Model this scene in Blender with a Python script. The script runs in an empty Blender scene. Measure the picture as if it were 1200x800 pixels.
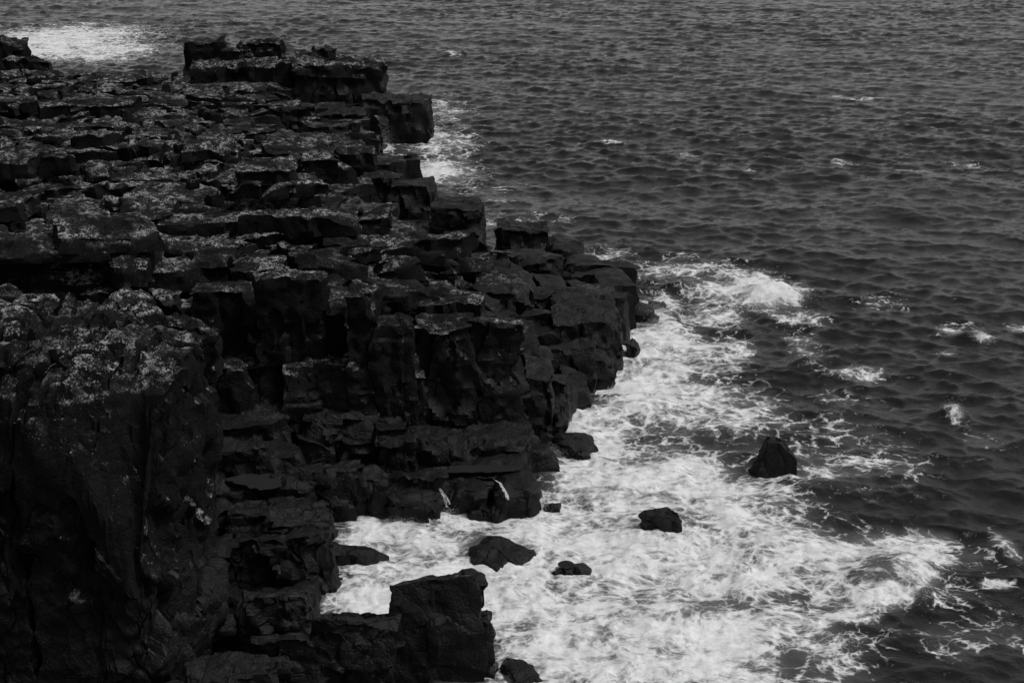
import bpy, math, random
import numpy as np

# ------------------------------------------------------------------ camera, sky, sun, exposure
F, CU, CV, CAMH = 1667.0, 600.0, 400.0, 30.0
PITCH = math.radians(19.8)
SUN_EL, SUN_AZ = math.radians(60), math.radians(104)      # azimuth clockwise from +Y (away from the camera)

scene = bpy.context.scene
col = scene.collection
cam_d = bpy.data.cameras.new("camera")
cam_d.sensor_width = 36.0
cam_d.lens = F * 36.0 / 1200.0
cam_d.clip_start, cam_d.clip_end = 0.5, 30000
cam = bpy.data.objects.new("camera", cam_d)
cam.location = (0, 0, CAMH)
cam.rotation_euler = (math.pi / 2 - PITCH, 0, 0)
col.objects.link(cam)
scene.camera = cam

world = bpy.data.worlds.new("World")
scene.world = world
world.use_nodes = True
wn = world.node_tree
bg = wn.nodes["Background"]
sky = wn.nodes.new("ShaderNodeTexSky")
sky.sky_type = 'NISHITA'
sky.sun_disc = False
sky.sun_elevation = SUN_EL
sky.sun_rotation = SUN_AZ
sky.air_density, sky.dust_density, sky.ozone_density = 1.0, 0.9, 1.0
bw = wn.nodes.new("ShaderNodeRGBToBW")                    # the photograph is black and white
wn.links.new(sky.outputs[0], bw.inputs[0])
wn.links.new(bw.outputs[0], bg.inputs[0])
bg.inputs[1].default_value = 0.062

sun_d = bpy.data.lights.new("sun", 'SUN')
sun_d.energy = 1.45
sun_d.angle = math.radians(16)
sun_d.color = (1, 1, 1)
sun = bpy.data.objects.new("sun", sun_d)
sun.rotation_euler = (math.pi / 2 - SUN_EL, 0, math.pi - SUN_AZ)
col.objects.link(sun)

vs = scene.view_settings
vs.view_transform, vs.look, vs.gamma = 'Standard', 'None', 1.0
vs.use_curve_mapping = False
vs.exposure = 0.85
scene.cycles.max_bounces = 3
scene.cycles.diffuse_bounces = 2
scene.cycles.glossy_bounces = 2
scene.cycles.caustics_reflective = False
scene.cycles.caustics_refractive = False

# ------------------------------------------------------------------ helpers
rng = np.random.default_rng(7)
cp, sp = math.cos(PITCH), math.sin(PITCH)

def ray(u, v):
    up = -(v - CV) / F
    return ((u - CU) / F, cp + up * sp, -sp + up * cp)

def W(u, v, z):                       # where the photograph's line of sight meets height z
    d = ray(u, v); t = (z - CAMH) / d[2]
    return (d[0] * t, d[1] * t)

def z_at(u, v, y):                    # height on that line of sight at distance y
    d = ray(u, v)
    return CAMH + d[2] / d[1] * y

def hash3(ix, iy, iz, seed):
    h = (ix.astype(np.uint32) * np.uint32(374761393) + iy.astype(np.uint32) * np.uint32(668265263)
         + iz.astype(np.uint32) * np.uint32(2147483647 - 58) + np.uint32(seed * 1013904223 & 0xffffffff))
    h ^= h >> np.uint32(13); h *= np.uint32(1274126177); h ^= h >> np.uint32(16)
    h *= np.uint32(2246822519); h ^= h >> np.uint32(15)
    return h.astype(np.float64) / 4294967296.0

def vnoise(p, seed=0):                # value noise in -1..1
    i = np.floor(p).astype(np.int64); f = p - i
    f = f * f * f * (f * (f * 6 - 15) + 10)
    r = 0
    for dx in (0, 1):
        wx = f[:, 0] if dx else 1 - f[:, 0]
        for dy in (0, 1):
            wy = f[:, 1] if dy else 1 - f[:, 1]
            for dz in (0, 1):
                wz = f[:, 2] if dz else 1 - f[:, 2]
                r = r + wx * wy * wz * hash3(i[:, 0] + dx, i[:, 1] + dy, i[:, 2] + dz, seed)
    return r * 2 - 1

def fbm(p, octaves=3, seed=0):
    r, a, s = 0, 1.0, 0
    for k in range(octaves):
        r = r + a * vnoise(p * 2 ** k + 13.7 * k, seed + k); s += a; a *= 0.5
    return r / s

def worley_id(p2, seed=0, tilt=0.0):            # id value and border distance of 2-D cells
    i = np.floor(p2).astype(np.int64)
    b1 = np.full(len(p2), 9.0); b2 = b1.copy(); val = np.zeros(len(p2))
    zero = np.zeros(len(p2), np.int64)
    for dx in (-1, 0, 1):
        for dy in (-1, 0, 1):
            cx, cy = i[:, 0] + dx, i[:, 1] + dy
            px = cx + hash3(cx, cy, zero, seed); py = cy + hash3(cx, cy, zero + 1, seed)
            d = np.hypot(px - p2[:, 0], py - p2[:, 1])
            v = hash3(cx, cy, zero + 2, seed)
            if tilt: v = v + tilt * ((hash3(cx, cy, zero + 3, seed) - .5) * (p2[:, 0] - px) + (hash3(cx, cy, zero + 4, seed) - .5) * (p2[:, 1] - py))
            new = d < b1
            b2 = np.where(new, b1, np.minimum(b2, d)); val = np.where(new, v, val); b1 = np.where(new, d, b1)
    return val, b2 - b1

def in_poly(p, poly):
    x, y = p[:, 0], p[:, 1]
    r = np.zeros(len(p), bool); n = len(poly); j = n - 1
    for i in range(n):
        xi, yi = poly[i]; xj, yj = poly[j]
        c = ((yi > y) != (yj > y)) & (x < (xj - xi) * (y - yi) / ((yj - yi) or 1e-9) + xi)
        r ^= c; j = i
    return r

def sstep(a, b, x):
    t = np.clip((x - a) / (b - a), 0, 1)
    return t * t * (3 - 2 * t)

def make_mesh(name, verts, faces, mats, smooth_angle=None, tri=False):
    me = bpy.data.meshes.new(name)
    n = faces.shape[1]
    me.vertices.add(len(verts)); me.vertices.foreach_set("co", np.ascontiguousarray(verts, np.float32).ravel())
    me.loops.add(faces.size); me.loops.foreach_set("vertex_index", np.ascontiguousarray(faces, np.int32).ravel())
    me.polygons.add(len(faces))
    me.polygons.foreach_set("loop_start", np.arange(0, faces.size, n, dtype=np.int32))
    me.update(calc_edges=True); me.validate()
    for m in mats: me.materials.append(m)
    if smooth_angle is not None:
        me.shade_smooth()
        if smooth_angle < 3: me.set_sharp_from_angle(angle=smooth_angle)
    return me

def add(name, me, parent=None, **props):
    o = bpy.data.objects.new(name, me); col.objects.link(o)
    if parent is not None: o.parent = parent
    for k, v in props.items(): o[k] = v
    return o

# ------------------------------------------------------------------ materials
def nodes_of(name):
    m = bpy.data.materials.new(name); m.use_nodes = True
    nt = m.node_tree; b = nt.nodes["Principled BSDF"]
    return m, nt, b

class NT:                              # short hand for node building
    def __init__(s, nt): s.nt = nt
    def n(s, t, **kw):
        x = s.nt.nodes.new(t)
        for k, v in kw.items():
            if k.startswith("i_"):
                x.inputs[int(k[2:]) if k[2:].isdigit() else k[2:].replace("_", " ")].default_value = v
            else: setattr(x, k, v)
        return x
    def l(s, a, b): s.nt.links.new(a, b)
    def math(s, op, a, b=None, c=None, clamp=False):
        x = s.n("ShaderNodeMath", operation=op, use_clamp=clamp)
        for i, v in enumerate((a, b, c)):
            if v is None: continue
            if isinstance(v, (int, float)): x.inputs[i].default_value = v
            else: s.l(v, x.inputs[i])
        return x.outputs[0]
    def ramp(s, x, a, b, lo=0.0, hi=1.0):
        m = s.n("ShaderNodeMapRange", interpolation_type='SMOOTHSTEP')
        s.l(x, m.inputs[0])
        for i, v in enumerate((a, b, lo, hi)):
            if isinstance(v, (int, float)): m.inputs[i + 1].default_value = v
            else: s.l(v, m.inputs[i + 1])
        return m.outputs[0]
    def noise(s, vec, scale, detail=4, rough=0.55, dist=0.0):
        x = s.n("ShaderNodeTexNoise"); s.l(vec, x.inputs["Vector"])
        x.inputs["Scale"].default_value = scale; x.inputs["Detail"].default_value = detail
        x.inputs["Roughness"].default_value = rough; x.inputs["Distortion"].default_value = dist
        return x
    def voro(s, vec, scale, feature='F1', rand=1.0):
        x = s.n("ShaderNodeTexVoronoi", feature=feature); s.l(vec, x.inputs["Vector"])
        x.inputs["Scale"].default_value = scale; x.inputs["Randomness"].default_value = rand
        return x
    def gray(s, val):
        c = s.n("ShaderNodeCombineColor")
        for i in range(3): s.l(val, c.inputs[i])
        return c.outputs[0]
    def mix(s, f, a, b):
        m = s.n("ShaderNodeMix", data_type='FLOAT')
        for i, v in ((0, f), (2, a), (3, b)):
            if isinstance(v, (int, float)): m.inputs[i].default_value = v
            else: s.l(v, m.inputs[i])
        return m.outputs[0]

def rock_material():
    m, nt, b = nodes_of("basalt"); T = NT(nt)
    geo = T.n("ShaderNodeNewGeometry"); P = geo.outputs["Position"]
    sep = T.n("ShaderNodeSeparateXYZ"); T.l(P, sep.inputs[0])
    sn = T.n("ShaderNodeSeparateXYZ"); T.l(geo.outputs["Normal"], sn.inputs[0])
    big = T.noise(P, 0.22, 3); mid = T.noise(P, 1.4, 5, 0.6); fine = T.noise(P, 8.0, 5, 0.7)
    # bare stone tone
    tone = T.mix(mid.outputs[0], 0.002, 0.015)
    tone = T.math('MULTIPLY', tone, T.mix(big.outputs[0], 0.6, 1.35))
    tone = T.math('MULTIPLY', tone, T.ramp(fine.outputs[0], 0.3, 0.75, 0.7, 1.35))
    # dry above the splash line, wet below it (broken edge)
    zz = T.math('ADD', sep.outputs[2], T.math('MULTIPLY', T.math('SUBTRACT', big.outputs[0], 0.5), 5.0))
    dry = T.ramp(zz, 3.2, 6.5)
    # pale lichen crust on the dry upward stone
    up = T.ramp(sn.outputs[2], 0.35, 0.85)
    spk = T.voro(P, 7.0); spf = T.noise(P, 3.3, 5, 0.7); sp2 = T.noise(P, 14.0, 3, 0.7)
    patch = T.ramp(T.noise(P, 0.32, 4, 0.6).outputs[0], 0.40, 0.56)
    lich = T.ramp(T.math('ADD', spf.outputs[0], T.math('MULTIPLY', T.math('SUBTRACT', sp2.outputs[0], 0.5), 0.9)), 0.45, 0.64)
    lich = T.math('MULTIPLY', lich, T.ramp(T.noise(P, 1.0, 3, 0.6).outputs[0], 0.44, 0.54, 0.12, 1.0))
    lich = T.math('MULTIPLY', T.math('MULTIPLY', lich, up), T.math('MULTIPLY', dry, T.mix(patch, 0.07, 1.0)))
    spots = T.math('MULTIPLY', T.ramp(spk.outputs["Distance"], 0.26, 0.16), T.ramp(sp2.outputs[0], 0.5, 0.6))
    spots = T.math('MULTIPLY', T.math('MULTIPLY', spots, T.ramp(sn.outputs[2], 0.1, 0.6)), T.math('MULTIPLY', dry, patch))
    c = T.mix(lich, tone, 0.31)
    c = T.mix(T.math('MULTIPLY', spots, 0.8), c, 0.30)
    T.l(T.gray(c), b.inputs["Base Color"])
    T.l(T.mix(dry, T.ramp(fine.outputs[0], 0.3, 0.7, 0.34, 0.55), 0.85), b.inputs["Roughness"])
    T.l(T.mix(dry, 0.18, 0.04), b.inputs["Specular IOR Level"])
    # fine relief: grain and cracks
    wv = T.n("ShaderNodeVectorMath", operation='MULTIPLY_ADD'); T.l(mid.outputs["Color"], wv.inputs[0]); wv.inputs[1].default_value = (.7, .7, .7); T.l(P, wv.inputs[2])
    crack = T.voro(wv.outputs[0], 1.3, 'DISTANCE_TO_EDGE')
    h = T.math('ADD', T.math('MULTIPLY', fine.outputs[0], 0.12), T.math('MULTIPLY', mid.outputs[0], 0.22))
    h = T.math('ADD', h, T.ramp(crack.outputs["Distance"], 0.0, 0.05, 0.0, 0.045))
    bp = T.n("ShaderNodeBump"); bp.inputs["Strength"].default_value = 0.9; bp.inputs["Distance"].default_value = 0.55
    T.l(h, bp.inputs["Height"]); T.l(bp.outputs[0], b.inputs["Normal"])
    return m

def foam_pattern(T, P, cov):
    # drifted lace of bubbles: cov 0 = open water, 1 = solid white
    mp = T.n("ShaderNodeMapping"); T.l(P, mp.inputs[0]); mp.inputs["Scale"].default_value = (0.85, 1.05, 0.0)
    def warp(src, scale, amt, detail=3):
        n = T.noise(src, scale, detail); s = T.n("ShaderNodeVectorMath", operation='SUBTRACT')
        T.l(n.outputs["Color"], s.inputs[0]); s.inputs[1].default_value = (0.5, 0.5, 0.5)
        k = T.n("ShaderNodeVectorMath", operation='SCALE'); T.l(s.outputs[0], k.inputs[0]); k.inputs["Scale"].default_value = amt
        a = T.n("ShaderNodeVectorMath", operation='ADD'); T.l(src, a.inputs[0]); T.l(k.outputs[0], a.inputs[1])
        return a.outputs[0]
    w1 = warp(mp.outputs[0], 0.25, 1.9, 2); w2 = warp(w1, 1.6, 0.45, 2)
    f1 = T.noise(w1, 0.40, 3, 0.6).outputs[0]
    f2 = T.noise(w2, 2.5, 5, 0.70).outputs[0]
    e1 = T.voro(w2, 0.95, 'DISTANCE_TO_EDGE').outputs["Distance"]
    e3 = T.voro(w2, 3.4, 'DISTANCE_TO_EDGE').outputs["Distance"]
    lace = T.math('ADD', T.ramp(e1, 0.17, 0.0, 0, 0.6), T.ramp(e3, 0.20, 0.0, 0, 0.42))
    s = T.math('ADD', T.math('MULTIPLY', T.math('SUBTRACT', f1, 0.5), 3.5), T.math('MULTIPLY', T.math('SUBTRACT', f2, 0.5), 2.2))
    s = T.math('ADD', s, T.math('MULTIPLY', T.math('SUBTRACT', lace, 0.25), T.mix(cov, 1.45, 0.55)))
    s = T.math('ADD', s, T.math('MULTIPLY', T.math('SUBTRACT', cov, 0.58), 2.3))
    foam = T.ramp(s, -0.25, 0.95)
    foam = T.math('MULTIPLY', foam, T.ramp(cov, 0.02, 0.2))
    return foam, s, f2, e3

def sea_material():
    m, nt, b = nodes_of("sea_water"); T = NT(nt)
    geo = T.n("ShaderNodeNewGeometry"); P = geo.outputs["Position"]
    at = T.n("ShaderNodeAttribute", attribute_name="foam"); cov = at.outputs["Fac"]
    foam, s, f2, e3 = foam_pattern(T, P, cov)
    milk = T.ramp(cov, 0.15, 0.95)
    water = T.mix(milk, 0.006, 0.11)
    T.l(T.gray(T.mix(foam, water, T.ramp(f2, 0.25, 0.75, 0.47, 0.72))), b.inputs["Base Color"])
    T.l(T.mix(foam, 0.10, 0.85), b.inputs["Roughness"])
    b.inputs["IOR"].default_value = 1.33
    T.l(T.mix(foam, 0.5, 0.15), b.inputs["Specular IOR Level"])
    mp = T.n("ShaderNodeMapping"); T.l(P, mp.inputs[0]); mp.inputs["Scale"].default_value = (1.0, 0.9, 1.0)
    mp.inputs["Rotation"].default_value = (0, 0, 0.4)
    rip = T.noise(mp.outputs[0], 2.8, 5, 0.66, 0.0)
    h = T.math('MULTIPLY', rip.outputs[0], 0.07)
    bp = T.n("ShaderNodeBump"); bp.inputs["Strength"].default_value = 1.0; bp.inputs["Distance"].default_value = 1.0
    T.l(h, bp.inputs["Height"]); T.l(bp.outputs[0], b.inputs["Normal"])
    return m

def white_water_material():
    m, nt, b = nodes_of("white_water"); T = NT(nt)
    geo = T.n("ShaderNodeNewGeometry")
    n = T.noise(geo.outputs["Position"], 6.0, 4, 0.6)
    T.l(T.gray(T.ramp(n.outputs[0], 0.3, 0.7, 0.35, 0.65)), b.inputs["Base Color"]); b.inputs["Roughness"].default_value = 0.7
    bp = T.n("ShaderNodeBump"); bp.inputs["Distance"].default_value = 0.2; T.l(n.outputs[0], bp.inputs["Height"]); T.l(bp.outputs[0], b.inputs["Normal"])
    return m

def spray_material():
    m, nt, b = nodes_of("spray_drops"); T = NT(nt); out = nt.nodes["Material Output"]
    d, t, mx = T.n("ShaderNodeBsdfDiffuse"), T.n("ShaderNodeBsdfTranslucent"), T.n("ShaderNodeMixShader")
    d.inputs[0].default_value = t.inputs[0].default_value = (.9, .9, .9, 1); mx.inputs[0].default_value = .5
    T.l(d.outputs[0], mx.inputs[1]); T.l(t.outputs[0], mx.inputs[2]); T.l(mx.outputs[0], out.inputs[0])
    return m

M_ROCK, M_SEA, M_WHITE, M_SPRAY = rock_material(), sea_material(), white_water_material(), spray_material()

# ------------------------------------------------------------------ the sea
def ocean_tile(L, N, V, wdir, std, seed, lmin):
    r = np.random.default_rng(seed)
    k1 = 2 * np.pi * np.fft.fftfreq(N, L / N)
    kx, ky = np.meshgrid(k1, k1, indexing='ij'); k = np.hypot(kx, ky); k[0, 0] = 1e9
    Lw = V * V / 9.81
    cosw = (kx * wdir[0] + ky * wdir[1]) / k
    Ph = np.exp(-1 / (k * Lw) ** 2) / k ** 4 * (0.16 + np.abs(cosw) ** 3) * np.exp(-(k * lmin) ** 2)
    h = (r.normal(size=(N, N)) + 1j * r.normal(size=(N, N))) * np.sqrt(Ph)
    hz = np.fft.ifft2(h); sc = std / hz.real.std()
    return hz.real * sc, np.fft.ifft2(-1j * kx / k * h).real * sc, np.fft.ifft2(-1j * ky / k * h).real * sc

def sample(tile, L, x, y):
    N = tile.shape[0]
    fx, fy = x / L * N, y / L * N
    i, j = np.floor(fx).astype(int), np.floor(fy).astype(int); a, b = fx - i, fy - j
    i0, j0, i1, j1 = i % N, j % N, (i + 1) % N, (j + 1) % N
    return (tile[i0, j0] * (1 - a) * (1 - b) + tile[i1, j0] * a * (1 - b) + tile[i0, j1] * (1 - a) * b + tile[i1, j1] * a * b)

# patches of foam: place on the water (photo column, row), half sizes, density
FOAM = [(790, 318, 75, 16, .5), (850, 340, 65, 24, .72), (900, 352, 38, 20, .95), (770, 365, 45, 25, .72), (850, 372, 50, 16, .7),
        (770, 405, 70, 40, .85), (830, 410, 60, 22, .62), (740, 450, 75, 45, .9), (800, 475, 110, 38, .7), (880, 480, 60, 30, .5),
        (700, 500, 70, 34, 1.0), (700, 560, 90, 50, 1.05), (790, 560, 90, 55, .85), (860, 590, 90, 40, .8), (960, 545, 80, 40, .5),
        (1000, 505, 70, 26, .4), (700, 640, 150, 70, 1.1), (490, 632, 120, 40, 1.1), (830, 660, 120, 60, .88), (920, 630, 80, 40, .85),
        (980, 650, 80, 35, .75), (1040, 650, 50, 32, .8), (1060, 672, 30, 30, .9), (700, 740, 160, 80, 1.05), (830, 750, 100, 60, .85), (930, 730, 90, 60, .66),
        (1000, 690, 60, 22, .7), (950, 780, 80, 40, .55), (560, 690, 110, 60, 1.1), (620, 790, 90, 40, .85), (440, 690, 60, 40, .9), (1080, 700, 60, 14, .45),
        (60, 50, 115, 24, .88), (130, 60, 60, 12, .78), (20, 64, 60, 14, .9), (1082, 636, 34, 16, .95), (1084, 660, 34, 16, .97), (1066, 684, 34, 14, .97), (1030, 702, 40, 11, .95), (990, 713, 40, 11, .9), (950, 722, 40, 11, .85), (505, 170, 55, 22, .62), (447, 172, 20, 16, 1.0), (500, 203, 55, 14, .85), (490, 128, 60, 18, .5),
        (600, 262, 70, 16, .36), (560, 225, 50, 14, .3), (690, 300, 60, 16, .4), (1145, 396, 14, 6, .78), (1010, 437, 44, 6, .62), (950, 408, 26, 20, .5), (1118, 484, 14, 14, .66), (1050, 545, 50, 26, .45),
        (1172, 640, 14, 22, .64), (1166, 688, 22, 6, .66), (1130, 660, 40, 20, .4), (972, 775, 18, 8, .8), (945, 375, 34, 10, .6), (1000, 470, 50, 16, .35), (531, 63, 11, 3, .72),
        (1012, 113, 28, 2, .6), (990, 190, 16, 4, .6), (1140, 194, 30, 4, .45), (878, 200, 8, 3, .7), (1120, 385, 30, 8, .5), (1110, 415, 14, 4, .55), (1190, 385, 14, 6, .5),
        (1050, 355, 40, 6, .35), (1160, 520, 30, 12, .4), (1170, 740, 40, 30, .42), (1110, 750, 50, 25, .4), (720, 165, 20, 3, .45), (800, 180, 14, 3, .4), (1060, 200, 24, 4, .45), (700, 30, 14, 1.5, .45)]

def foam_cover(x, y):
    c = np.zeros_like(x)
    warp = np.stack([x * 0.16, y * 0.16, np.full_like(x, 3.3)], 1)
    wx, wy = 2.2 * fbm(warp, 3, 21), 2.6 * fbm(warp + 50, 3, 22)
    for u, v, ru, rv, d in FOAM:
        cx, cy = W(u, v, 0); ax = ru / F * math.hypot(cy, CAMH) ; ay = (W(u, v - rv, 0)[1] - W(u, v + rv, 0)[1]) / 2
        k = min(1.0, ax / 3)
        r = np.sqrt(((x + wx * k - cx) / ax) ** 2 + ((y + wy * k - cy) / ay) ** 2)
        c = np.maximum(c, min(d, .90 if ru > 30 else .75) * sstep(1.6, 0.3, r))
    return c

def build_sea():
    s = np.concatenate([-np.geomspace(0.52, 40, 28)[::-1], np.linspace(-0.5, 0.5, 560), np.geomspace(0.52, 40, 28)])
    yy = np.concatenate([np.linspace(6, 29, 24), np.geomspace(30, 340, 900), np.geomspace(350, 15000, 60)])
    S, Y = np.meshgrid(s, yy)
    X = (S * np.maximum(Y, 25)).ravel(); Y = Y.ravel()
    wd = np.array([-0.26, -0.966])
    Z = np.zeros_like(X); DX = np.zeros_like(X); DY = np.zeros_like(X)
    fade = 1 - sstep(300, 900, np.hypot(X, Y))
    for L, N, V, std, seed, lmin, chop in ((167., 512, 5.5, .09, 8, .5, .9), (61., 512, 2.3, .074, 4, .08, .95), (23., 512, 1.6, .030, 5, .045, .85)):
        h, dx, dy = ocean_tile(L, N, V, wd, std, seed, lmin)
        gust = np.clip(1 + .75 * fbm(np.stack([X * .02, Y * .035, np.full_like(X, L)], 1), 3, 71), .35, 1.8)
        Z += gust * sample(h, L, X, Y); DX -= chop * sample(dx, L, X, Y); DY -= chop * sample(dy, L, X, Y)
    c = foam_cover(X, Y)
    # heaving white water close to the rocks
    t = sstep(0.3, 1.0, c)
    p = np.stack([X, Y, np.zeros_like(X)], 1)
    bil = 0.42 * np.abs(fbm(p * 0.28, 3, 31)) + 0.20 * np.abs(fbm(p * 0.9, 3, 41)) + 0.07 * np.abs(fbm(p * 3.1, 2, 51))
    Z = Z * (1 - 0.35 * t) + t * (bil * 1.15 - 0.2)
    # breaking crests: photo place, half length, half width, height
    for u, v, ru, w, hh, ang in ((905, 350, 45, 1.6, .9, .35), (1050, 675, 60, 1.3, .8, .75), (960, 650, 70, 1.4, .4, -.3), (1145, 397, 22, .8, .5, .2), (1000, 437, 45, .7, .35, .2),
                                 (945, 425, 40, .8, .5, .5), (1118, 484, 22, .8, .5, .9), (1170, 645, 26, .7, .4, 1.2), (740, 480, 70, 1.6, .4, .3), (530, 64, 14, 1.0, .5, .1), (60, 48, 90, 4., .4, .1)):
        cx, cy = W(u, v, 0); a = ru / F * math.hypot(cy, CAMH)
        dx, dy = X - cx, Y - cy; ca, sa = math.cos(ang), math.sin(ang)
        al, ac = dx * ca + dy * sa, -dx * sa + dy * ca
        Z += hh * np.exp(-(al / a) ** 2 - (ac / w) ** 2)
    V = np.stack([X + DX * fade, Y + DY * fade, Z * fade], 1)
    nx, ny = len(s), len(yy)
    i = (np.arange(ny - 1)[:, None] * nx + np.arange(nx - 1)[None]).ravel()
    me = make_mesh("sea", V, np.stack([i, i + 1, i + nx + 1, i + nx], 1), [M_SEA], 9)
    # a few natural white horses on the steepest crests
    ji = np.abs(np.gradient((X + DX).reshape(ny, nx), axis=1) / np.maximum(np.gradient(X.reshape(ny, nx), axis=1), 1e-6)).ravel()
    jy = (np.gradient((Y + DY).reshape(ny, nx), axis=0) / np.gradient(Y.reshape(ny, nx), axis=0)).ravel()
    cap = sstep(0.02, -0.3, np.minimum(ji, jy)) * sstep(0.42, .6, Z) * 0.45 * (np.hypot(X, Y) < 320)
    at = me.attributes.new("foam", 'FLOAT', 'POINT')
    at.data.foreach_set("value", np.maximum(c, cap).astype(np.float32))
    o = add("sea", me, kind="structure")
    return o

build_sea()

# ------------------------------------------------------------------ rock blocks
PEND = []                               # blocks waiting for the shared noise pass

def block(poly, ztop, zbot, res, owner, name, weight=None, tilt=(0, 0), chips=5, chip=0.28, rough=1.0, batter=0.04, strata=0.07, step=0.10, seed=None, cuts=(), zres=None, label=None, hfun=None, joint=1.0, off=None):
    """A jointed block of rock: a gridded box pressed onto the planes of its footprint, its tilted top and its broken edges."""
    r = random.Random(seed if seed is not None else len(PEND) * 31 + 5)
    poly = np.array(poly, float); c = poly.mean(0)
    e = np.roll(poly, -1, 0) - poly; ln = np.hypot(e[:, 0], e[:, 1]); k = ln.argmax()
    ax = e[k] / ln[k]; ay = np.array([-ax[1], ax[0]])
    q = (poly - c) @ np.stack([ax, ay], 1); lo, hi = q.min(0), q.max(0)
    w, d, h = hi[0] - lo[0], hi[1] - lo[1], ztop - zbot
    nx, ny = int(np.clip(w / res, 4, 70)), int(np.clip(d / res, 4, 70)); nz = int(np.clip(h / (zres or res * 1.5), 3, 70))
    gx, gy = np.meshgrid(np.linspace(lo[0], hi[0], nx + 1), np.linspace(lo[1], hi[1], ny + 1), indexing='ij')
    top = np.stack([gx.ravel(), gy.ravel(), np.zeros(gx.size)], 1)
    idx = np.arange(gx.size).reshape(nx + 1, ny + 1)
    loop = np.concatenate([idx[:-1, 0], idx[-1, :-1], idx[:0:-1, -1], idx[0, :0:-1]])
    P = len(loop); vs_ = [top]; rows = [loop]; n0 = len(top)
    for j in range(1, nz + 1):
        t = top[loop].copy(); t[:, 2] = -h * j / nz; vs_.append(t); rows.append(np.arange(P) + n0 + (j - 1) * P)
    V = np.concatenate(vs_); istop = np.zeros(len(V)); istop[:n0] = 1
    istop[loop] = 0.4
    V[:, 2] += ztop
    V[:, :2] = V[:, 0:1] * ax + V[:, 1:2] * ay + c
    drop = np.clip((ztop - V[:, 2]) / max(h, 1e-6), 0, 1)
    V[:, 2] += (1 - drop) * ((V[:, 0] - c[0]) * tilt[0] + (V[:, 1] - c[1]) * tilt[1])
    if hfun is not None: V[:, 2] += (1 - drop) * (hfun(V[:, :2]) - ztop)
    size = math.sqrt(max(w * d, .01))
    area2 = 0.0
    for i in range(len(poly)): area2 += poly[i - 1][0] * poly[i][1] - poly[i][0] * poly[i - 1][1]
    sg = 1 if area2 > 0 else -1
    N = np.stack([e[:, 1], -e[:, 0]], 1) / ln[:, None] * sg
    planes = []
    for i in range(len(poly)):
        b = batter * r.uniform(.2, 2.0)
        n = np.array([N[i, 0], N[i, 1], b]); n /= np.linalg.norm(n)
        planes.append((n, n @ np.array([poly[i, 0], poly[i, 1], ztop - 0.35 * h])))
    for i in range(chips):                                  # broken edges and corners
        j = r.randrange(len(poly)); a = r.uniform(-.6, .6); ca, sa = math.cos(a), math.sin(a)
        n2 = np.array([N[j, 0] * ca - N[j, 1] * sa, N[j, 0] * sa + N[j, 1] * ca])
        el = math.radians(r.choice((r.uniform(22, 45), r.uniform(50, 75), r.uniform(5, 20))))
        n = np.array([n2[0] * math.cos(el), n2[1] * math.cos(el), math.sin(el)])
        corners = np.array([[p[0], p[1], ztop + (p[0] - c[0]) * tilt[0] + (p[1] - c[1]) * tilt[1]] for p in poly])
        planes.append((n, (corners @ n).max() - chip * min(size, 2.4) * r.uniform(.15, 1.0)))
    for n, p in cuts:
        n = np.array(n, float); n /= np.linalg.norm(n); planes.append((n, n @ np.array(p, float)))
    for _ in range(3):
        for n, dd in planes:
            s = V @ n - dd; V -= np.maximum(s, 0)[:, None] * n
    F1 = np.stack([idx[:-1, :-1].ravel(), idx[1:, :-1].ravel(), idx[1:, 1:].ravel(), idx[:-1, 1:].ravel()], 1)
    sides = []
    for a, b in zip(rows[:-1], rows[1:]):
        sides.append(np.stack([a, b, np.roll(b, -1), np.roll(a, -1)], 1))
    Fc = np.concatenate([F1] + sides)
    outw = V[:, :2] - c; outw = outw / np.maximum(np.hypot(outw[:, 0], outw[:, 1]), 1e-6)[:, None]
    dist = math.hypot(c[0], c[1])
    PEND.append(dict(V=V, F=Fc, top=istop, out=outw, rough=rough, strata=strata, step=step, joint=joint, off=r.uniform(0, 400) if off is None else off, owner=owner, name=name, c=(c[0], c[1], zbot),
                     weight=weight if weight is not None else w * d * max(h, .5) / dist ** 2, label=label))

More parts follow.
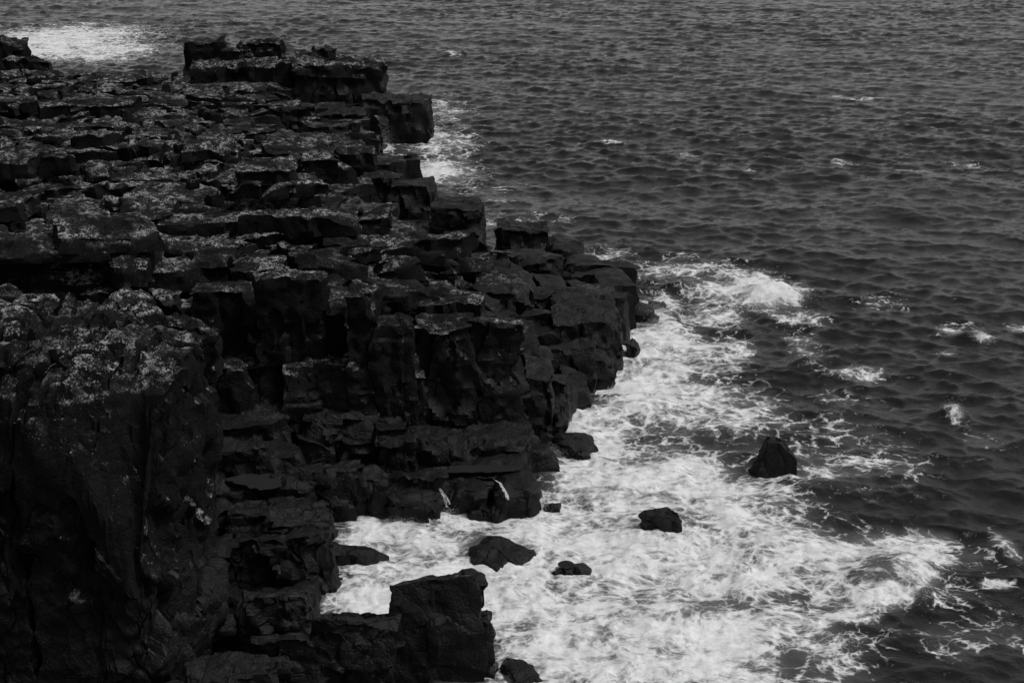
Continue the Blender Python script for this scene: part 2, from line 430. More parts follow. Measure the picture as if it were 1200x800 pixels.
def round_rock(u, v, ru, ry, rz, z0, owner, name, zs=0.0, power=2.6, rough=.6, yaw=0.0, lean=0.0, seed=1):
    """A water-worn boulder: a squarish ellipsoid standing in the water or on a ledge, centred on what shows at (u, v)."""
    cx, cy = W(u, v, zs); rx = ru / F * math.hypot(cy, CAMH); n, m_ = 72, 26
    th = np.linspace(0, 2 * np.pi, n, endpoint=False); ph = np.linspace(-.55, np.pi / 2 - .03, m_)
    P, Tt = np.meshgrid(ph, th, indexing='ij'); e = 2 / power
    sg = lambda a: np.sign(a) * np.abs(a) ** e
    x, y, z = sg(np.cos(P)) * sg(np.cos(Tt)) * rx, sg(np.cos(P)) * sg(np.sin(Tt)) * ry, sg(np.sin(P)) * rz
    x, y, z = x.ravel(), y.ravel(), z.ravel(); z = z + lean * x
    ca, sa = math.cos(yaw), math.sin(yaw)
    V = np.stack([cx + x * ca - y * sa, cy + x * sa + y * ca, z0 + z], 1)
    i = (np.arange(m_ - 1)[:, None] * n + np.arange(n)[None]); j = (np.arange(m_ - 1)[:, None] * n + (np.arange(n) + 1) % n)
    Fc = np.stack([i.ravel(), j.ravel(), (j + n).ravel(), (i + n).ravel()], 1)
    cap = (m_ - 1) * n; k = np.arange(0, n // 2 - 1); Fc = np.concatenate([Fc, np.stack([cap + k, cap + k + 1, cap + n - 2 - k, cap + n - 1 - k], 1)])
    out = np.stack([x * ca - y * sa, x * sa + y * ca], 1); out = out / np.maximum(np.hypot(out[:, 0], out[:, 1]), 1e-6)[:, None]
    PEND.append(dict(V=V, F=Fc, top=np.zeros(len(V)), out=out, rough=rough, strata=.05, step=0.0, joint=1.0, off=seed * 7.3, owner=owner, name=name, c=(cx, cy, z0), weight=60, label=None))

def flush_blocks():
    V = np.concatenate([b['V'] for b in PEND]); n = [len(b['V']) for b in PEND]
    rep = lambda k: np.repeat([b[k] for b in PEND], n)
    top = np.concatenate([b['top'] for b in PEND]); out = np.concatenate([b['out'] for b in PEND])
    rough, strata, step, off = rep('rough'), rep('strata'), rep('step'), rep('off')
    Q = V + off[:, None] * np.array([1.0, 0.7, 0.0])
    # bedding: layers of uneven thickness standing in or out, notched between
    zl = V[:, 2] + 0.35 * vnoise(np.stack([V[:, 0] * .35, V[:, 1] * .35, off], 1), 3)
    lay = zl / 0.62 + 0.45 * vnoise(np.stack([off, zl * 0, zl * 0.8], 1), 5)
    li = np.floor(lay).astype(np.int64); fr = lay - li
    o2 = (hash3(li, (off * 7).astype(np.int64), li * 0, 9) - 0.6) * 2
    o2 = o2 * (0.4 + 0.6 * np.clip(vnoise(np.stack([Q[:, 0] * .8, Q[:, 1] * .8, li * 3.7], 1), 6) + .5, 0, 1.3))
    notch = -np.exp(-(np.minimum(fr, 1 - fr) / 0.12) ** 2) * 0.6
    amt = (o2 + notch) * strata * (1 - np.minimum(top * 2.5, 1))
    V[:, :2] += out * amt[:, None]
    # upright joints
    wid, wb = worley_id(np.stack([Q[:, 0] * .9 + Q[:, 2] * .04, Q[:, 1] * .9], 1), 77)
    ta = V[:, 0] + .7 * V[:, 1] + off + .25 * vnoise(Q * 1.1, 12)
    k1, kb1 = worley_id(np.stack([ta * .8, V[:, 2] * .55 + off], 1), 87, 1.6)
    k2, kb2 = worley_id(np.stack([ta * 2.1 + 5, V[:, 2] * 1.5 + off], 1), 88, 1.4)
    side = (1 - np.minimum(top * 2.5, 1)) * rep('joint')
    V[:, :2] += out * (((wid - .6) * 0.14 * rough + (k1 - .65) * .34 * rough + (k2 - .6) * .10 * rough - .07 * np.exp(-(kb1 / .05) ** 2)) * side)[:, None]
    # flaked tops: steps along broken bedding planes
    w2, b2 = worley_id(np.stack([Q[:, 0] * .75 + .25 * vnoise(Q * 1.7, 8), Q[:, 1] * 1.1 + .25 * vnoise(Q * 1.7, 9)], 1), 17)
    w3, b3 = worley_id(np.stack([Q[:, 0] * 2.0, Q[:, 1] * 2.6], 1), 18)
    V[:, 2] += (top > .2) * step * ((w2 - .7) * 2.2 + (w3 - .6) * 1.0 - 0.5 * np.exp(-(b2 / .09) ** 2))
    # broken surface
    D = np.zeros_like(V)
    for fq, am, sd in ((0.55, .10, 101), (1.5, .075, 111), (4.2, .04, 121)):
        for a in range(3):
            nz_ = vnoise(Q * fq + 31.7 * a, sd + a)
            D[:, a] += am * np.sign(nz_) * np.abs(nz_) ** 0.8
    D[:, 2] *= 0.7
    V += D * rough[:, None]
    i = 0
    groups = {}
    for b, k in zip(PEND, n):
        b['V'] = V[i:i + k]; i += k
        groups.setdefault(b['owner'].name, []).append(b)
    for g in groups.values():
        g.sort(key=lambda b: -b['weight'])
        owner = g[0]['owner']
        for b in g[:300]:
            me = make_mesh(b['name'], b['V'] - np.array(b['c']), b['F'], [M_ROCK], math.radians(30))
            if owner.name in SOLO:                  # a rock of one piece is its own object
                nm, pr, lc = owner.name, dict(owner.items()), owner.location.copy()
                bpy.data.objects.remove(owner); o = add(nm, me, **pr); o.location = b['c']; continue
            o = add(b['name'], me, owner)
            o.location = np.array(b['c']) - np.array(owner.location)
            if b['label']: o['label'] = b['label']
        rest = g[300:]
        if rest:
            vv, ff, k = [], [], 0
            for b in rest: vv.append(b['V']); ff.append(b['F'] + k); k += len(b['V'])
            me = make_mesh("broken_rock", np.concatenate(vv) - np.array(owner.location), np.concatenate(ff), [M_ROCK], math.radians(30))
            add("broken_rock", me, owner, kind="stuff")

def thing(name, loc, label=None, cat=None, **kw):
    o = bpy.data.objects.new(name, None); col.objects.link(o); o.location = loc; o.empty_display_size = .5
    if label: o['label'] = label; o['category'] = cat
    for k, v in kw.items(): o[k] = v
    return o

HEADLAND = thing("headland", (-25, 95, 0), kind="structure")
PLATFORM = thing("rock_platform", (-30, 125, 0), kind="structure")
CLIFF = thing("cliff", (-14, 46, 0), "tall near-black cliff with a cracked rounded lichen-grey top, in front of the headland", "cliff", kind="thing")
FARCLIFF = thing("rock_outcrop", (-18, 150, 0), "black flat-topped outcrop at the far tip of the headland", "rock outcrop", kind="thing")
SEACLIFF = thing("sea_cliff", (-2, 78, 0), "stepped black block cliff dropping from the headland to the white surf", "cliff", kind="thing")
SHELF = thing("rock_ledge", (-7, 61, 0), "low wet rock ledges at the foot of the cliffs beside the white water", "rock ledge", kind="thing")

def hero(uL, uR, vB, zB, vF, vK, owner, yaw=0, name="rock_block", down=0.6, skew=0, jit=.10, **kw):
    """A block known from the photograph: its front foot stands at (row vB, height zB), its front top edge shows at row vF and its back edge at row vK."""
    um = (uL + uR) / 2
    _, y0 = W(um, vB, zB); zt = z_at(um, vF, y0)
    y1 = max(W(um, vK, zt)[1] if z_at(um, vK, y0) < 29.5 else y0 + 6, y0 + .8)
    y1 = min(y1, y0 + 14)
    xl, xr = [(u - CU) / F * math.hypot(y0, CAMH - zt) for u in (uL, uR)]
    sd = kw.pop('seed', int(uL * 13 + vF * 7)); r = random.Random(sd)
    cx, w, d = (xl + xr) / 2, xr - xl, y1 - y0
    ya = math.radians(yaw); cy_ = math.cos(ya)
    sh = w * math.tan(ya)
    J = lambda s: r.uniform(-jit, jit) * s
    poly = [(xl + J(w) * .3, y0 - sh / 2 + J(d)), (xl + w * r.uniform(.35, .65), y0 - abs(J(d))), (xr + J(w) * .3, y0 + sh / 2 + J(d)), (xr + skew + J(w) * .4, y1 + sh / 2 + J(d)), (xl + skew + w * .5, y1 + abs(J(d))), (xl + skew + J(w) * .4, y1 - sh / 2 + J(d))]
    hull = convex(poly)
    HERO.append((np.array(hull), zB, zt))
    res = kw.pop('res', 0.0022 * y0)
    if owner is FARCLIFF: kw = {**dict(rough=1.6, strata=.2, chips=9, step=.2), **kw}
    elif owner is SEACLIFF or owner is SHELF: kw = {**dict(rough=1.2, chips=8, strata=.1, step=.12), **kw}
    block(hull, zt, zB - down - 1.0, res, owner, name, weight=kw.pop('weight', 50), seed=sd, zres=res * 1.3, **kw)

def convex(pts):
    pts = sorted(pts); 
    def half(p):
        h = []
        for q in p:
            while len(h) > 1 and (h[-1][0] - h[-2][0]) * (q[1] - h[-2][1]) - (h[-1][1] - h[-2][1]) * (q[0] - h[-2][0]) <= 0: h.pop()
            h.append(q)
        return h
    a, b = half(pts), half(pts[::-1])
    return a[:-1] + b[:-1]

HERO = []
# --- far tip outcrop
hero(221, 270, 74, 6.2, 49, 46, FARCLIFF, tilt=(.1, 0)); hero(262, 300, 74, 6.4, 53, 50, FARCLIFF); hero(283, 334, 73, 6.4, 50, 46, FARCLIFF, chips=2)
hero(228, 345, 100, 4.5, 74, 68, FARCLIFF, strata=.2); hero(366, 396, 72, 7, 55, 51, FARCLIFF); hero(348, 400, 84, 6, 68, 62, FARCLIFF)
hero(345, 446, 122, 3.0, 75, 64, FARCLIFF, tilt=(-.10, 0), chips=6, yaw=8); hero(395, 444, 118, 3.0, 78, 66, FARCLIFF, tilt=(-.12, 0))
hero(424, 504, 167, 0, 118, 108, FARCLIFF, yaw=-2, chips=4, tilt=(-.04, 0)); hero(478, 507, 164, 0, 140, 132, FARCLIFF); hero(358, 432, 178, .3, 135, 124, FARCLIFF, yaw=-3, strata=.12)
hero(318, 372, 165, 2.5, 128, 121, FARCLIFF); 
hero(0, 36, 68, 5.8, 47, 42, FARCLIFF, tilt=(-.15, 0)); hero(8, 66, 82, 5.4, 70, 66, FARCLIFF)
# --- seaward edge of the headland
hero(395, 440, 205, 4, 176, 168, SEACLIFF); hero(422, 470, 215, .5, 190, 178, SEACLIFF); hero(425, 470, 240, 2, 208, 196, SEACLIFF); hero(452, 505, 262, 1, 217, 205, SEACLIFF, chips=8)
hero(505, 566, 282, 1, 243, 228, SEACLIFF, chips=8); hero(512, 570, 306, 1, 278, 268, SEACLIFF); hero(578, 645, 300, 1, 271, 254, SEACLIFF, chips=9, tilt=(-.08, 0)); hero(640, 690, 320, 1, 290, 274, SEACLIFF, tilt=(-.12, 0))
round_rock(684, 322, 26, 2.2, 3.3, -.4, SEACLIFF, 'rock_block', zs=1.6, power=3.2, rough=.9, seed=14); hero(606, 660, 330, 2, 303, 293, SEACLIFF)
hero(551, 626, 366, 3.2, 338, 306, SEACLIFF, tilt=(-.03, .05), chips=7, strata=.12); hero(622, 650, 362, 2.5, 348, 334, SEACLIFF)
hero(646, 730, 440, 0, 369, 334, SEACLIFF, yaw=6, tilt=(-.06, .04), chips=8, strata=.10)
hero(640, 700, 462, 0, 408, 397, SEACLIFF, chips=6); hero(690, 722, 455, 0, 420, 404, SEACLIFF, chips=6, tilt=(-.4, 0)); hero(656, 690, 478, 0, 448, 430, SEACLIFF, tilt=(-.5, 0), chips=7)
hero(474, 566, 388, 5, 352, 338, SEACLIFF, strata=.14, chips=6); hero(430, 480, 395, 5.5, 345, 335, SEACLIFF)
hero(482, 556, 500, 2.2, 384, 366, SEACLIFF, yaw=2, chips=3, chip=.15); hero(548, 614, 502, 1.8, 378, 366, SEACLIFF, yaw=4, chips=5, chip=.3, tilt=(-.06, 0))
hero(590, 642, 430, 3.5, 400, 372, SEACLIFF, tilt=(-.1, .1), chips=6); hero(612, 634, 425, 3.5, 415, 404, SEACLIFF, chip=.4); hero(611, 648, 505, 1, 437, 416, SEACLIFF, chips=6, tilt=(-.15, 0)); hero(640, 664, 505, .2, 450, 436, SEACLIFF, chips=6, tilt=(-.2, 0)); hero(652, 672, 490, 0, 465, 455, SEACLIFF)
# --- walls of the gully under the headland
hero(220, 268, 345, 6.5, 310, 290, HEADLAND, chips=2, chip=.12, strata=.1); hero(266, 330, 350, 6.5, 314, 296, HEADLAND, chips=2, strata=.1); hero(221, 300, 400, 5.5, 342, 328, HEADLAND, chips=2, chip=.15)
hero(296, 374, 460, 4, 327, 313, HEADLAND, chips=3, chip=.14); hero(285, 300, 420, 5, 350, 340, HEADLAND); hero(372, 408, 430, 5, 362, 348, HEADLAND); hero(240, 290, 470, 4, 430, 420, HEADLAND)
hero(330, 408, 470, 4, 432, 417, HEADLAND, strata=.12); hero(405, 440, 470, 4, 343, 325, HEADLAND, chips=3); hero(400, 486, 480, 3.4, 427, 410, HEADLAND); hero(436, 486, 470, 4, 378, 366, HEADLAND)
hero(455, 500, 490, 3, 436, 424, HEADLAND)
# --- low ledges at the foot
hero(350, 442, 512, 2.6, 492, 470, SHELF, strata=.14, step=.14); hero(248, 330, 540, 3, 520, 508, SHELF, strata=.12); hero(440, 490, 540, 1.8, 516, 500, SHELF); hero(462, 525, 535, 1.6, 510, 498, SHELF)
hero(520, 625, 548, 1.0, 522, 488, SHELF, tilt=(-.10, .08), chips=6, strata=.03); hero(600, 650, 548, .3, 530, 515, SHELF, tilt=(-.12, 0)); hero(330, 420, 612, 0, 553, 535, SHELF, chips=6); hero(250, 372, 588, 1.6, 568, 548, SHELF, strata=.14, step=.14)
hero(400, 462, 608, 0, 556, 546, SHELF, chips=6); hero(452, 530, 602, 0, 556, 540, SHELF, chips=6, tilt=(0, .05)); hero(520, 590, 592, 0, 560, 548, SHELF, chips=7)
round_rock(606, 578, 33, 1.7, 1.75, -.25, SHELF, 'rock_block', zs=.6, power=4.0, rough=1.0, seed=11); round_rock(548, 580, 26, 1.2, 1.45, -.2, SHELF, 'rock_block', zs=.5, power=4.5, rough=1.1, seed=12); round_rock(486, 585, 36, 1.5, 1.5, -.2, SHELF, 'rock_block', zs=.5, power=4.5, rough=1.1, seed=13)
hero(262, 392, 640, .5, 606, 578, SHELF, strata=.14, tilt=(.03, 0)); hero(266, 378, 690, .6, 634, 608, SHELF, strata=.16, tilt=(.05, 0)); hero(330, 388, 692, 0, 640, 622, SHELF, chips=7)
hero(362, 466, 815, 0, 724, 704, SHELF, chips=6, tilt=(-.1, 0), rough=1.1); hero(275, 375, 770, 1, 700, 680, SHELF, chips=9, tilt=(-.12, 0)); hero(290, 370, 830, 0, 752, 735, SHELF, chips=8); hero(215, 330, 840, 1.5, 782, 758, SHELF, chips=7)

# --- the jointed mass of the headland: seeds, footprints, heights
CTRL = [(20, 72, 6.3), (120, 82, 6.0), (200, 80, 6.2), (300, 95, 6.0), (50, 110, 6.6), (150, 110, 6.6), (240, 112, 6.0), (330, 150, 5.5), (30, 150, 7.2), (120, 150, 7.0), (200, 150, 6.8), (280, 160, 6.8),
        (30, 200, 8), (130, 200, 8), (230, 190, 7.8), (330, 190, 6.8), (400, 190, 5.0), (30, 250, 8.6), (130, 250, 8.6), (230, 250, 8.9), (330, 250, 8.6), (410, 245, 7.3), (450, 250, 5.4), (30, 300, 8.8), (130, 300, 8.6), (180, 310, 8.2), (240, 290, 9.8), (340, 300, 9.9), (420, 300, 8.1), (470, 300, 6.4),
        (30, 335, 8.2), (130, 335, 8.0), (185, 345, 7.6), (210, 335, 5.5), (500, 330, 7.0), (540, 300, 5.0), (600, 330, 4.5), (560, 345, 5.5), (640, 340, 3.8), (690, 330, 3.0), (620, 380, 4.4), (460, 345, 7.0), (560, 385, 5.6), (520, 270, 3.0), (480, 240, 3.0),
        (260, 440, 4.2), (300, 470, 3.8), (380, 450, 4.2), (440, 440, 4.6), (280, 500, 3.2), (340, 500, 3.0), (420, 500, 2.6), (480, 520, 1.9), (560, 530, 1.4), (640, 520, .4), (300, 560, 2.0), (400, 560, 1.2), (500, 565, .5), (600, 570, .6),
        (300, 630, 1.6), (340, 660, .8), (300, 720, 1.5), (400, 740, .8), (280, 790, 1.2), (420, 800, .4), (660, 470, .6), (700, 450, .4), (710, 400, 1.0), (640, 440, 1.2)]
C_XY = np.array([W(u, v, z) for u, v, z in CTRL]); C_Z = np.array([c[2] for c in CTRL])
SHORE = [(-120, 151), (-60, 151), (-36, 151), (-30, 156), (-18, 157), W(440, 130, 0), W(446, 160, 0), W(440, 168, 0), W(428, 176, 0), W(436, 192, 0), W(466, 216, 0), W(500, 255, 0), W(505, 270, 0), W(564, 285, 0), W(568, 308, 0), W(640, 318, 0), W(690, 334, 0), W(724, 350, 0), W(728, 372, 0), W(727, 430, 0), W(705, 455, 0),
         W(662, 490, 0), W(648, 520, 0), W(636, 545, 0), W(634, 588, 0), W(560, 592, 0), W(520, 588, 0), W(420, 604, 0), W(388, 625, 0), W(380, 690, 0), W(372, 745, 0), W(440, 800, 0), (-4.5, 40), (-12, 34), (-120, 30)]
def bricks(x0, x1, y0, y1, ang, rowh, leng, r, skew=.22, gap=.02):
    """Footprints of jointed rock: wavy rows broken across into uneven four- and five-sided pieces."""
    ca, sa = math.cos(ang), math.sin(ang); R = math.hypot(x1 - x0, y1 - y0) / 2 + 5; cx, cy = (x0 + x1) / 2, (y0 + y1) / 2
    wave = lambda a, j: .55 * math.sin(a * .21 + j * 2.4) + .35 * math.sin(a * .53 + j * 5.1) + .15 * math.sin(a * 1.7 + j * 3.3)
    cen, pol = [], []
    b, j = -R, 0
    while b < R:
        hb = r.uniform(*rowh); a = -R + r.uniform(0, leng[1]); k0 = k1 = a
        while a < R:
            la = r.uniform(*leng) * (1 if r.random() < .8 else .5); a1 = a + la
            n0, n1 = a1 + r.uniform(-skew, skew) * la, a1 + r.uniform(-skew, skew) * la
            q = [(k0 + gap, b + gap + wave(k0, j)), (n0 - gap, b + gap + wave(n0, j)), (n1 - gap, b + hb - gap + wave(n1, j + 1)), (k1 + gap, b + hb - gap + wave(k1, j + 1))]
            k0, k1, a = n0, n1, a1
            if r.random() < .5:                       # a corner broken off
                i = r.randrange(4); p, m, nx_ = q[i], q[i - 1], q[(i + 1) % 4]; t, t2 = r.uniform(.15, .45), r.uniform(.15, .45)
                q[i:i + 1] = [(p[0] + (m[0] - p[0]) * t, p[1] + (m[1] - p[1]) * t), (p[0] + (nx_[0] - p[0]) * t2, p[1] + (nx_[1] - p[1]) * t2)]
            q = [(cx + u * ca - v * sa, cy + u * sa + v * ca) for u, v in q]
            c = np.mean(q, 0)
            if x0 < c[0] < x1 and y0 < c[1] < y1 and len(convex(q)) > 3: cen.append(c); pol.append(convex(q))
        b += hb; j += 1
    return np.array(cen), pol

def idw(xy, C, Z, pw):
    d = np.hypot(xy[:, None, 0] - C[None, :, 0], (xy[:, None, 1] - C[None, :, 1]) * 0.8) + .05
    w = d ** -pw
    return (w * Z).sum(1) / w.sum(1)

def ground(A):
    """Height of the rock surface at footprints A."""
    Z = idw(A, C_XY, C_Z, 4.5)
    plate = sstep(4.5, 7, Z)
    p3 = np.stack([A[:, 0] * .13, A[:, 1] * .22, A[:, 0] * 0], 1)
    return Z + plate * sstep(156, 120, A[:, 1]) * (2.7 * fbm(p3, 2, 61) + .9 * fbm(p3 * 2.7, 2, 62))

def hero_room(A, Z):                                     # leave room for the blocks set by hand and keep their faces clear
    for hull, zb, zt in HERO:
        c = hull.mean(0); m = in_poly(A, c + (hull - c) * 1.08); Z[m] = np.minimum(Z[m], zb + .1)
        y0 = hull[:, 1].min(); xa, xb = hull[:, 0].min() - .8, hull[:, 0].max() + .8
        f = (A[:, 0] > xa) & (A[:, 0] < xb) & (A[:, 1] < y0 + .5) & (A[:, 1] > y0 - 9)
        lim = CAMH - (CAMH - zb) * (A[:, 1] - .8) / y0
        Z[f] = np.minimum(Z[f], np.maximum(lim[f], .3))
    return Z

def mine(A):
    return in_poly(A, SHORE) & (A[:, 0] / A[:, 1] > -.56) & ~((A[:, 1] < 53.5) & (A[:, 0] < -11.4))

def owner_of(x, y, z):
    return FARCLIFF if y > 134 and x > -34 else SHELF if (z < 3.6 and y < 70) else SEACLIFF if x > -7 else HEADLAND if y < 92 else PLATFORM

def build_headland():
    r = random.Random(11)
    # upper rock: thin beds broken into slabs, one above the other
    z, k = 4.2, 0
    ring = [(math.cos(t) * 2.4, math.sin(t) * 2.4) for t in np.linspace(0, 6.28, 9)[:-1]]
    while z < 12:
        th = r.choice((.30, .42, .6, .8, 1.1)); z += th; k += 1
        A, polys = bricks(-66, 12, 42, 178, r.uniform(0, .3), (1.2, 3.6), (1.6, 6.5), r, gap=.0)
        keep = mine(A); polys = [p for p, q in zip(polys, keep) if q]; A = A[keep]
        dip = lambda P: -.012 * (P[:, 0] + 20) - .004 * (P[:, 1] - 95)
        Z = hero_room(A, ground(A)); low = np.min([hero_room(A + np.array(o), ground(A + np.array(o))) for o in ring], 0)
        lev = z + dip(A)
        for i in np.where((lev <= Z) & (lev >= low - 1.3))[0]:
            x, y = A[i]; dist = math.hypot(x, y); zt = lev[i] + r.gauss(0, .045)
            q = np.array(polys[i]); c = q.mean(0); ta = r.gauss(0, .09); q = c + ((q - c) * r.uniform(.90, 1.16)) @ np.array([[math.cos(ta), math.sin(ta)], [-math.sin(ta), math.cos(ta)]])
            if r.random() < .10: continue
            block(q, zt, zt - th - .35, .0029 * dist, owner_of(x, y, zt), "rock_slab", weight=np.ptp(q[:, 0]) * np.ptp(q[:, 1]) / dist ** 2 * (1 if Z[i] - lev[i] < .5 else .2), tilt=(r.gauss(-.015, .035), r.gauss(.02, .045)), chips=7, chip=.30,
                  rough=.9, strata=.12, step=.10, seed=int(i) + 5000 * k, zres=.0034 * dist, batter=.10)
    # loose broken stone lying on the beds
    A = np.array([(r.uniform(-60, 8), 0) for _ in range(800)]); A[:, 1] = [r.uniform(50, 170) for _ in A]
    A = A[mine(A)]; Z = hero_room(A, ground(A))
    for i in range(len(A)):
        if Z[i] < .8: continue
        x, y = A[i]; dist = math.hypot(x, y); n = r.choice((4, 5, 5)); t0 = r.uniform(0, 6); w = r.uniform(.25, .75) * (.7 + y / 200)
        poly = convex([(x + w * 1.3 * math.cos(t0 + 6.283 * j / n) * r.uniform(.7, 1.2), y + w * math.sin(t0 + 6.283 * j / n) * r.uniform(.7, 1.2)) for j in range(n)])
        zt = Z[i] + r.uniform(-.35, .12)
        block(poly, zt, zt - .7, max(.0032 * dist, w / 4), owner_of(x, y, zt), "rock_slab", weight=.0001, tilt=(r.gauss(0, .15), r.gauss(0, .15)), chips=4, chip=.4, rough=.6, strata=.05, step=.04, seed=70000 + i, zres=.3)
    # deeper rock: upright jointed blocks
    A, polys = bricks(-66, 12, 42, 178, .13, (1.6, 3.0), (1.8, 4.4), r)
    keep = mine(A); polys = [p for p, q in zip(polys, keep) if q]; A = A[keep]
    Z = hero_room(A, ground(A) + np.array([r.uniform(-.35, .25) for _ in A]))
    Z = np.minimum(Z, 4.6 + .3 * np.sin(A[:, 0]))
    for i, poly in enumerate(polys):
        x, y = A[i]; dist = math.hypot(x, y); z = Z[i]
        edge = not in_poly(np.array([(x + 3, y), (x + 2, y - 2.4), (x, y - 3)]), SHORE).all()
        dn = np.hypot(A[:, 0] - x, A[:, 1] - y); nz = Z[dn < 4.5].min()
        if z > 4.2 and nz > 4.0 and not edge and ground(A[i:i + 1])[0] > 6: continue       # buried under the beds
        zb = -1.5 if edge else max(-1.5, min(nz, z) - 1.4)
        block(poly, z, zb, 0.0027 * dist, owner_of(x, y, z), "rock_block", tilt=(r.gauss(-.02, .05), r.gauss(.03, .05)), chips=5, chip=.2,
              rough=.8, strata=.08, step=.08, seed=i, zres=.0042 * dist, batter=.05)

def cliff_top(P):
    p = np.stack([P[:, 0], P[:, 1], P[:, 0] * 0], 1)
    n1, n2 = fbm(p * .5, 3, 231), fbm(p * np.array([.9, 1.3, 0]) + 9, 3, 241)
    x, y = P[:, 0], P[:, 1] + 1.3 * fbm(np.stack([P[:, 0] * .38, P[:, 0] * 0, P[:, 0] * 0], 1), 3, 251) + .3 * n2
    z = 13.9 - .05 * np.maximum(50 - y, 0) ** 2 - .036 * np.maximum(x + 16, 0) ** 2 + .6 * n1 - 1.6 * np.maximum(44.6 - y, 0) ** 1.6
    z = np.maximum(z, 2.0)
    q = z / .55; i = np.floor(q); z = .45 * z + .55 * .55 * (i + sstep(.45, 1, q - i))
    return z + .16 * n2 - .35 * np.exp(-(n2 / .06) ** 2) - .3 * np.exp(-(n1 / .05) ** 2)

def build_cliff():
    r = random.Random(23)
    A, polys = bricks(-32, -6, 38, 56, -.05, (1.9, 3.8), (2.2, 5.0), r, gap=0)
    for a, poly in zip(A, polys):
        x, y = a
        if not (x < -11.9 and y < 51.5 and y > 42.8): continue
        poly = convex([(min(px, -11.05), py) for px, py in poly])
        if len(poly) < 4: continue
        z = float(cliff_top(a[None])[0])
        block(poly, z, -1.5 if y < 47 or x > -14 else z - 5, .08 if y < 45.5 or x > -13.5 else .11, CLIFF, "rock_block", chips=2, chip=.2, rough=.95, strata=.05, step=.05,
              seed=900 + int(x * 50 + y * 7), zres=.10 if y < 45.5 or x > -13.5 else .3, batter=.0, hfun=cliff_top, off=0.0, joint=1.7)
    hero(165, 250, 402, 11.4, 380, 366, CLIFF, strata=.12, chips=4)

build_headland()
build_cliff()

# ------------------------------------------------------------------ single rocks standing in the water
def sea_rock(uL, uR, vB, vF, vK, label, name="sea_rock", cat="rock", group=None, zB=0, solo=True, **kw):
    x, y = W((uL + uR) / 2, vB, zB)
    t = thing(name, (x, y, 0), label, cat)
    if group: t['group'] = group
    hero(uL, uR, vB, zB, vF, vK, t, name="stone", **kw)
    if solo: SOLO.add(t.name)
    return t

SOLO = set()
t = sea_rock(449, 568, 798, 686, 670, "big square black boulder standing in the surf by the low ledges", "boulder", "boulder", solo=False, chips=8, chip=.30, rough=.8, strata=.03, step=.03, tilt=(.10, -.05), batter=.12)
hero(506, 563, 720, 2.0, 682, 667, t, name="stone", chips=6, chip=.3, tilt=(.06, .1)); hero(535, 581, 792, 0, 722, 705, t, name="stone", chips=8, chip=.3)
x, y = W(912, 556, 0)
sea_rock(882, 940, 558, 509, 503, "pointed black rock sticking up alone out of dark streaky water", chips=2, res=.06, strata=.02,
         rough=.55, cuts=[((.15, 0, 1), (x - .3, y, z_at(905, 517, y))), ((.62, -.15, .6), (x + .05, y, 1.75)), ((-.85, -.1, .35), (x - .95, y, .7)), ((-.05, -.8, .4), (x, y - .5, 1.3)), ((.2, .9, .4), (x, y + .8, 1.2)), ((.9, -.3, .15), (x + 1.05, y, .4))])
sea_rock(749, 796, 625, 604, 598, "small squat black rock with a notched top amid thick white foam", chips=6, chip=.35, res=.06, rough=.8, strata=.03)
sea_rock(734, 766, 374, 359, 351, "low black slab jutting into the surf from the foot of the sea cliff", "flat_rock", chips=4, yaw=-3, tilt=(-.06, 0))
sea_rock(760, 780, 363, 357, 355, "thin flat rock tip just above the surf beyond the jutting slab", "flat_rock", chips=3)
sea_rock(730, 754, 419, 402, 398, "small triangular black rock in white foam against the sea cliff", chips=5, tilt=(-.45, 0), chip=.4)
sea_rock(385, 462, 664, 648, 638, "long low black slab lying in foam between the ledges and big boulder", "flat_rock", tilt=(-.12, 0), chips=5, chip=.3)
def washed_rock(u, v, ru, ry, rz, z0, label, **kw):
    x, y = W(u, v, 0); t = thing("sea_rock", (x, y, 0), label, "rock"); SOLO.add(t.name)
    round_rock(u, v, ru, ry, rz, z0, t, "stone", **kw)
washed_rock(588, 654, 42, 1.5, .62, -.12, "broad rounded dark rock half drowned in white foam beside the big boulder", yaw=-.35, lean=-.16, seed=3, power=2.8, rough=1.5)
washed_rock(663, 672, 26, .8, .45, -.05, "small flat dark rock barely breaking the foam", seed=4, rough=1.2)
washed_rock(570, 603, 24, .6, .4, .0, "low dark rock awash below the trickling ledge", seed=5, rough=1.2)
washed_rock(674, 524, 24, 1.5, .55, .0, "wet low rock washed by surf at the corner of the cliff", seed=6, lean=-.15, rough=1.3)
washed_rock(604, 788, 22, .7, .35, -.1, "dark rounded rock awash just beyond the big square boulder", seed=8, rough=1.3)
sea_rock(636, 656, 599, 594, 591, "tiny dark rock tip in foam beside the rounded ledge end", chips=4)
flush_blocks()

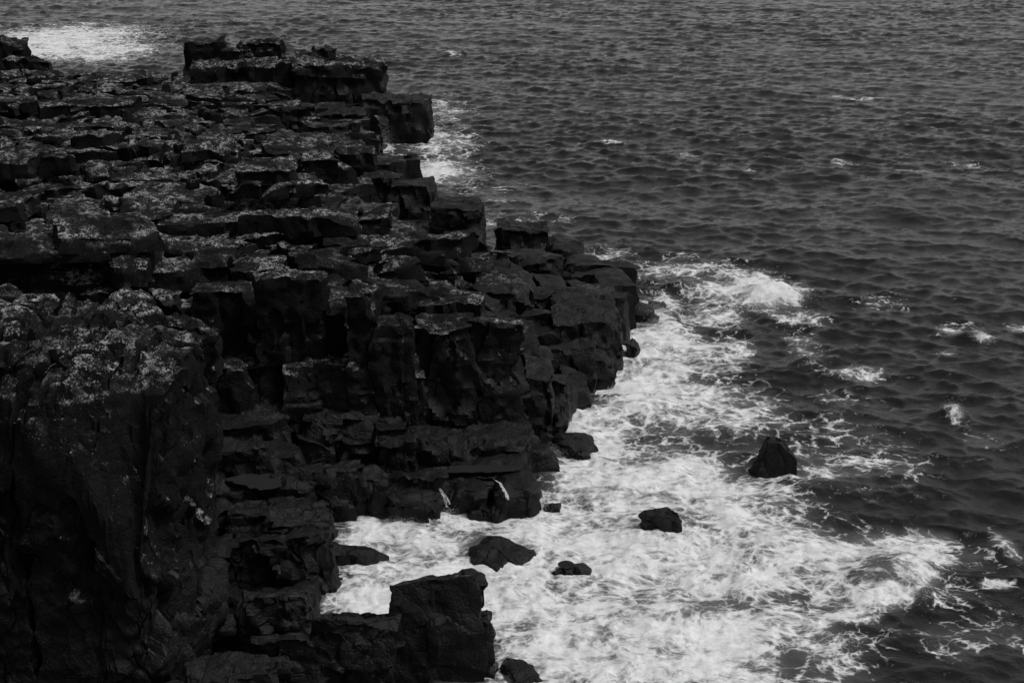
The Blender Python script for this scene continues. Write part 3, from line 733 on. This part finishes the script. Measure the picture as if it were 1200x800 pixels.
# ------------------------------------------------------------------ trickles off the ledge, spray
bpy.context.view_layer.update()
DG = bpy.context.evaluated_depsgraph_get()
def on_rock(u, v):
    d = np.array(ray(u, v)); d /= np.linalg.norm(d)
    ok, loc, nor, *_ = scene.ray_cast(DG, (0, 0, CAMH), d)
    return np.array(loc), np.array(nor)
def trickle(pts, width, strands, label):
    """Thin strands of white water clinging to the stone they run down."""
    r = random.Random(int(pts[0][0])); v, f = [], []
    base = None
    for s_ in range(strands):
        du = r.uniform(-1, 1) * width; prev = None; n = 26; t0, t1 = r.uniform(0, .3), r.uniform(.75, 1)
        for i in range(n + 1):
            t = t0 + (t1 - t0) * i / n; k = min(int(t * (len(pts) - 1)), len(pts) - 2); q = t * (len(pts) - 1) - k
            u = pts[k][0] + (pts[k + 1][0] - pts[k][0]) * q + du * (.4 + t) + r.uniform(-.25, .25); vv = pts[k][1] + (pts[k + 1][1] - pts[k][1]) * q
            p, nn = on_rock(u, vv); p = p + nn * .03
            if base is None: base = p.copy()
            w = r.uniform(.012, .045) * (1 + t); c = p - base; m = len(v)
            v += [(c[0] - w, c[1], c[2]), (c[0], c[1] - .03, c[2] + .012), (c[0] + w, c[1], c[2])]
            if prev is not None and np.linalg.norm(p - prev) < .45: f += [(m - 3, m - 2, m + 1, m), (m - 2, m - 1, m + 2, m + 1)]
            prev = p
    o = add("waterfall", make_mesh("waterfall", np.array(v), np.array(f), [M_WHITE], 9), label=label, category="waterfall"); o.location = base
trickle([(514, 570), (518, 576), (522, 584), (527, 594)], 3.0, 7, "short white trickle fanning off the middle of the wet ledge")
trickle([(574, 558), (586, 566), (593, 578), (596, 590)], 1.2, 4, "thin white trickle running down beside the rounded ledge end")

def spray(u, v, z, ru, rv_m, rz, n, seed):
    x, y = W(u, v, z); sx = ru / F * math.hypot(y, CAMH)
    r = np.random.default_rng(seed)
    c = r.normal(size=(n, 3)) * np.array([sx * .5, rv_m, rz]) + np.array([0, 0, abs(rz) * .7])
    return c + np.array([x, y, z])
pts = np.concatenate([spray(912, 352, .5, 34, 1.0, .35, 7000, 1), spray(1068, 684, .3, 22, .5, .25, 2200, 2), spray(1147, 395, .3, 9, .4, .22, 1600, 3), spray(1118, 483, .3, 9, .4, .22, 1200, 4),
                      spray(447, 170, .4, 14, .9, .7, 3500, 5), spray(770, 366, .3, 22, .6, .35, 2500, 7), spray(531, 62, .4, 9, .6, .3, 900, 8), *[spray(u, v, .05, ru, .3, .13, n, 40 + i) for i, (u, v, ru, n) in enumerate(((738, 436, 10, 900), (722, 458, 12, 900), (662, 498, 14, 1600), (655, 530, 14, 1200), (640, 592, 12, 900), (527, 600, 10, 900), (470, 612, 26, 1500), (400, 630, 14, 900), (578, 775, 12, 900), (508, 166, 10, 700), (770, 378, 12, 900)))]])
s = rng.uniform(.003, .008, len(pts))[:, None, None]
tet = np.array([(1, 1, 1), (-1, -1, 1), (-1, 1, -1), (1, -1, -1)], float)
vv = (pts[:, None] + tet[None] * s).reshape(-1, 3)
b = np.arange(len(pts))[:, None] * 4
ff = (b[:, :, None] + np.array([(0, 1, 2), (0, 3, 1), (0, 2, 3), (1, 3, 2)])[None]).reshape(-1, 3)
add("sea_spray", make_mesh("sea_spray", vv, ff, [M_SPRAY]), kind="stuff", label="fine white spray drifting off the breaking crests", category="spray")

def pool(u, v, vB, vF, ru, depth, lift, m, name, label, cat, zB=0):
    """Water lying in the hollows of a ledge top: a level sheet that the uneven stone breaks through."""
    y0 = W(u, vB, zB)[1]; z = z_at(u, vF, y0) + lift; x, y = W(u, v, z); a = ru / F * math.hypot(y, CAMH)
    r = random.Random(u); k = 40
    v_ = [(0, 0, 0)] + [(a * math.cos(6.283 * i / k) * (1 + .25 * math.sin(3 * i / 6 + u) + r.uniform(-.12, .12)), depth * math.sin(6.283 * i / k) * (1 + .2 * math.sin(i / 3 + u) + r.uniform(-.12, .12)), 0) for i in range(k)]
    f_ = [(0, i + 1, (i + 1) % k + 1) for i in range(k)]
    o = add(name, make_mesh(name, np.array(v_), np.array(f_), [m], 9), label=label, category=cat); o.location = (x, y, z)
M_POOL, nt_, b_ = nodes_of("still_water"); b_.inputs["Base Color"].default_value = (.02, .02, .02, 1); b_.inputs["Roughness"].default_value = .06; b_.inputs["IOR"].default_value = 1.33
T_ = NT(nt_); bp_ = T_.n("ShaderNodeBump"); bp_.inputs["Distance"].default_value = .03; T_.l(T_.noise(T_.n("ShaderNodeNewGeometry").outputs["Position"], 5, 2).outputs[0], bp_.inputs["Height"]); T_.l(bp_.outputs[0], b_.inputs["Normal"])
pool(305, 560, 588, 568, 30, 1.0, -.05, M_POOL, "puddle", "bright puddle on the flat ledge beside the near-black cliff", "puddle", 1.6)
pool(560, 549, 598, 560, 40, .5, -.06, M_POOL, "puddle", "shallow pool on the wet ledge above the white trickles", "puddle")
